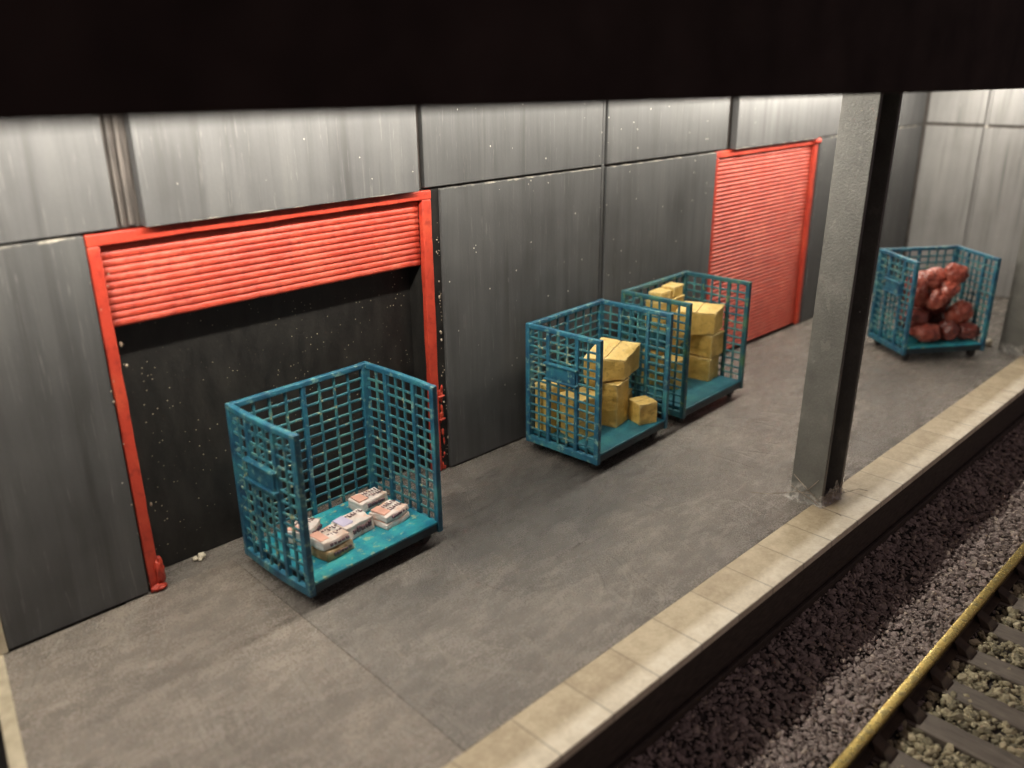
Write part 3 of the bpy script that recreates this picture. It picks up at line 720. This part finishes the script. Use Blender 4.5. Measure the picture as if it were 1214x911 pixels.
SP, S0 = .5525, 5.275; YR = -4.68
def in_sleeper(x): 
    f = (x - S0) / SP; return abs(f - round(f)) * SP < .125
ICO = []
bm = bmesh.new(); bmesh.ops.create_icosphere(bm, subdivisions=1, radius=1)
ICO_V = [v.co.copy() for v in bm.verts]; ICO_F = [tuple(v.index for v in f.verts) for f in bm.faces]; bm.free()
def stones(name, y0, y1, n_of, size, flat, mat, label=None, avoid=False):
    V, F = [], []
    x = 1.6
    while x < 15.5:
        dx = .25; far = max(0., x - 6) * .06
        cnt = int(n_of * dx * (y1 - y0) / (1 + far * 1.6))
        for _ in range(cnt):
            px, py = x + R.random() * dx, R.uniform(y0, y1)
            if abs(py - YR) < .085: continue
            if avoid and in_sleeper(px) and R.random() < .93: continue
            s = size * R.choice((.4, .55, .7, .8, 1, 1, 1.25, 1.7, 2.1)) * (1 + far * .6)
            rot = Matrix.Rotation(R.random() * 6.28, 3, 'Z') @ Matrix.Rotation(R.gauss(0, .55), 3, 'X') @ Matrix.Rotation(R.gauss(0, .55), 3, 'Y')
            sq = Vector((R.uniform(.8, 1.5), R.uniform(.6, 1.05), R.uniform(flat * .7, flat * 1.3)))
            c = Vector((px, py, hb(py) + .03 * noise.noise(Vector((px * 1.6, py * 1.6, 3))) + R.uniform(-.022, .014)))
            b = len(V)
            for v in ICO_V:
                q = v * R.uniform(.72, 1.18); V.append(tuple(c + rot @ Vector((q.x * sq.x, q.y * sq.y, q.z * sq.z)) * s))
            F += [tuple(b + i for i in f) for f in ICO_F]
        x += dx
    me = bpy.data.meshes.new(name); me.from_pydata(V, [], F); me.update(); me.materials.append(MAT[mat])
    o = bpy.data.objects.new(name, me); col.objects.link(o); o['kind'] = 'stuff'; o['label'] = label; o['category'] = 'ballast'
    return o
stones('ballast', -4.78, -3.60, 2300, .0175, .42, 'ballast', 'grey stone ballast chips between the platform face and the rail')
stones('ballast', -6.7, -4.78, 1300, .0215, .8, 'ballast_in', 'ochre grey ballast heaped between the sleepers', True)

def rail(y, label):
    t = thing('rail', label, 'rail', (0, y, 0), 0)
    mb = MB(); mb.box(-3, 20, -.041, .041, -.655, -.60); mb.build('head', MAT['brass'], t, bevel=.012)
    mb = MB(); mb.box(-3, 20, -.02, .02, -.745, -.657); mb.box(-3, 20, -.085, .085, -.772, -.747); mb.build('web', MAT['rust'], t)
rail(YR, 'brass topped rail running along the ballast beside the platform')
def sleeper(k):
    x = S0 + SP * k
    t = thing('sleeper', 'dark brown sleeper lying across the ballast on the open side of the rail', 'sleeper', (x, YR, -.775), 0, 'sleepers under the rail')
    mb = MB(); mb.box(-.115, .115, -1.9, .12, -.1, 0, .004); mb.build('beam', MAT['sleeper'], t, bevel=.01)
    mb = MB()
    mb.hexa([(-.08, -.2, .001), (.08, -.2, .001), (.08, -.09, .001), (-.08, -.09, .001), (-.06, -.17, .035), (.06, -.17, .035), (.06, -.03, .10), (-.06, -.03, .10)])
    mb.build('rail_chair', MAT['rust'], t, bevel=.008)
for k in range(-2, 14): sleeper(k)

# ------------------------------------------------------------------ world, camera, colour
w = bpy.data.worlds.new('World'); scene.world = w; w.use_nodes = True
bg = w.node_tree.nodes['Background']; bg.inputs[0].default_value = (1, .77, .78, 1); nt = w.node_tree; tc = nt.nodes.new('ShaderNodeTexCoord'); sx = nt.nodes.new('ShaderNodeSeparateXYZ'); mr = nt.nodes.new('ShaderNodeMapRange')
nt.links.new(tc.outputs['Generated'], sx.inputs[0]); nt.links.new(sx.outputs[1], mr.inputs[0])
mr.inputs[1].default_value = .2; mr.inputs[2].default_value = -.9; mr.inputs[3].default_value = .05; mr.inputs[4].default_value = .17
nt.links.new(mr.outputs[0], bg.inputs[1])
cam = bpy.data.cameras.new('camera'); co = bpy.data.objects.new('camera', cam); col.objects.link(co)
fw = Vector((.65410606, .67093252, -.34927756)); rt = Vector((.71332836, -.70075555, -.01021331)); up = Vector((.25161063, .24246901, .93696364))
co.matrix_world = Matrix(((rt.x, up.x, -fw.x, -.7799), (rt.y, up.y, -fw.y, -6.4764), (rt.z, up.z, -fw.z, 4.0975), (0, 0, 0, 1)))
cam.sensor_width = 36; cam.lens = 30.04; cam.clip_start = .05; cam.clip_end = 200
cam.dof.use_dof = True; cam.dof.focus_distance = 8.3; cam.dof.aperture_fstop = .37
scene.camera = co
scene.view_settings.view_transform = 'Standard'; scene.view_settings.look = 'None'; scene.view_settings.exposure = .32; scene.view_settings.gamma = 1
scene.render.engine = 'CYCLES'
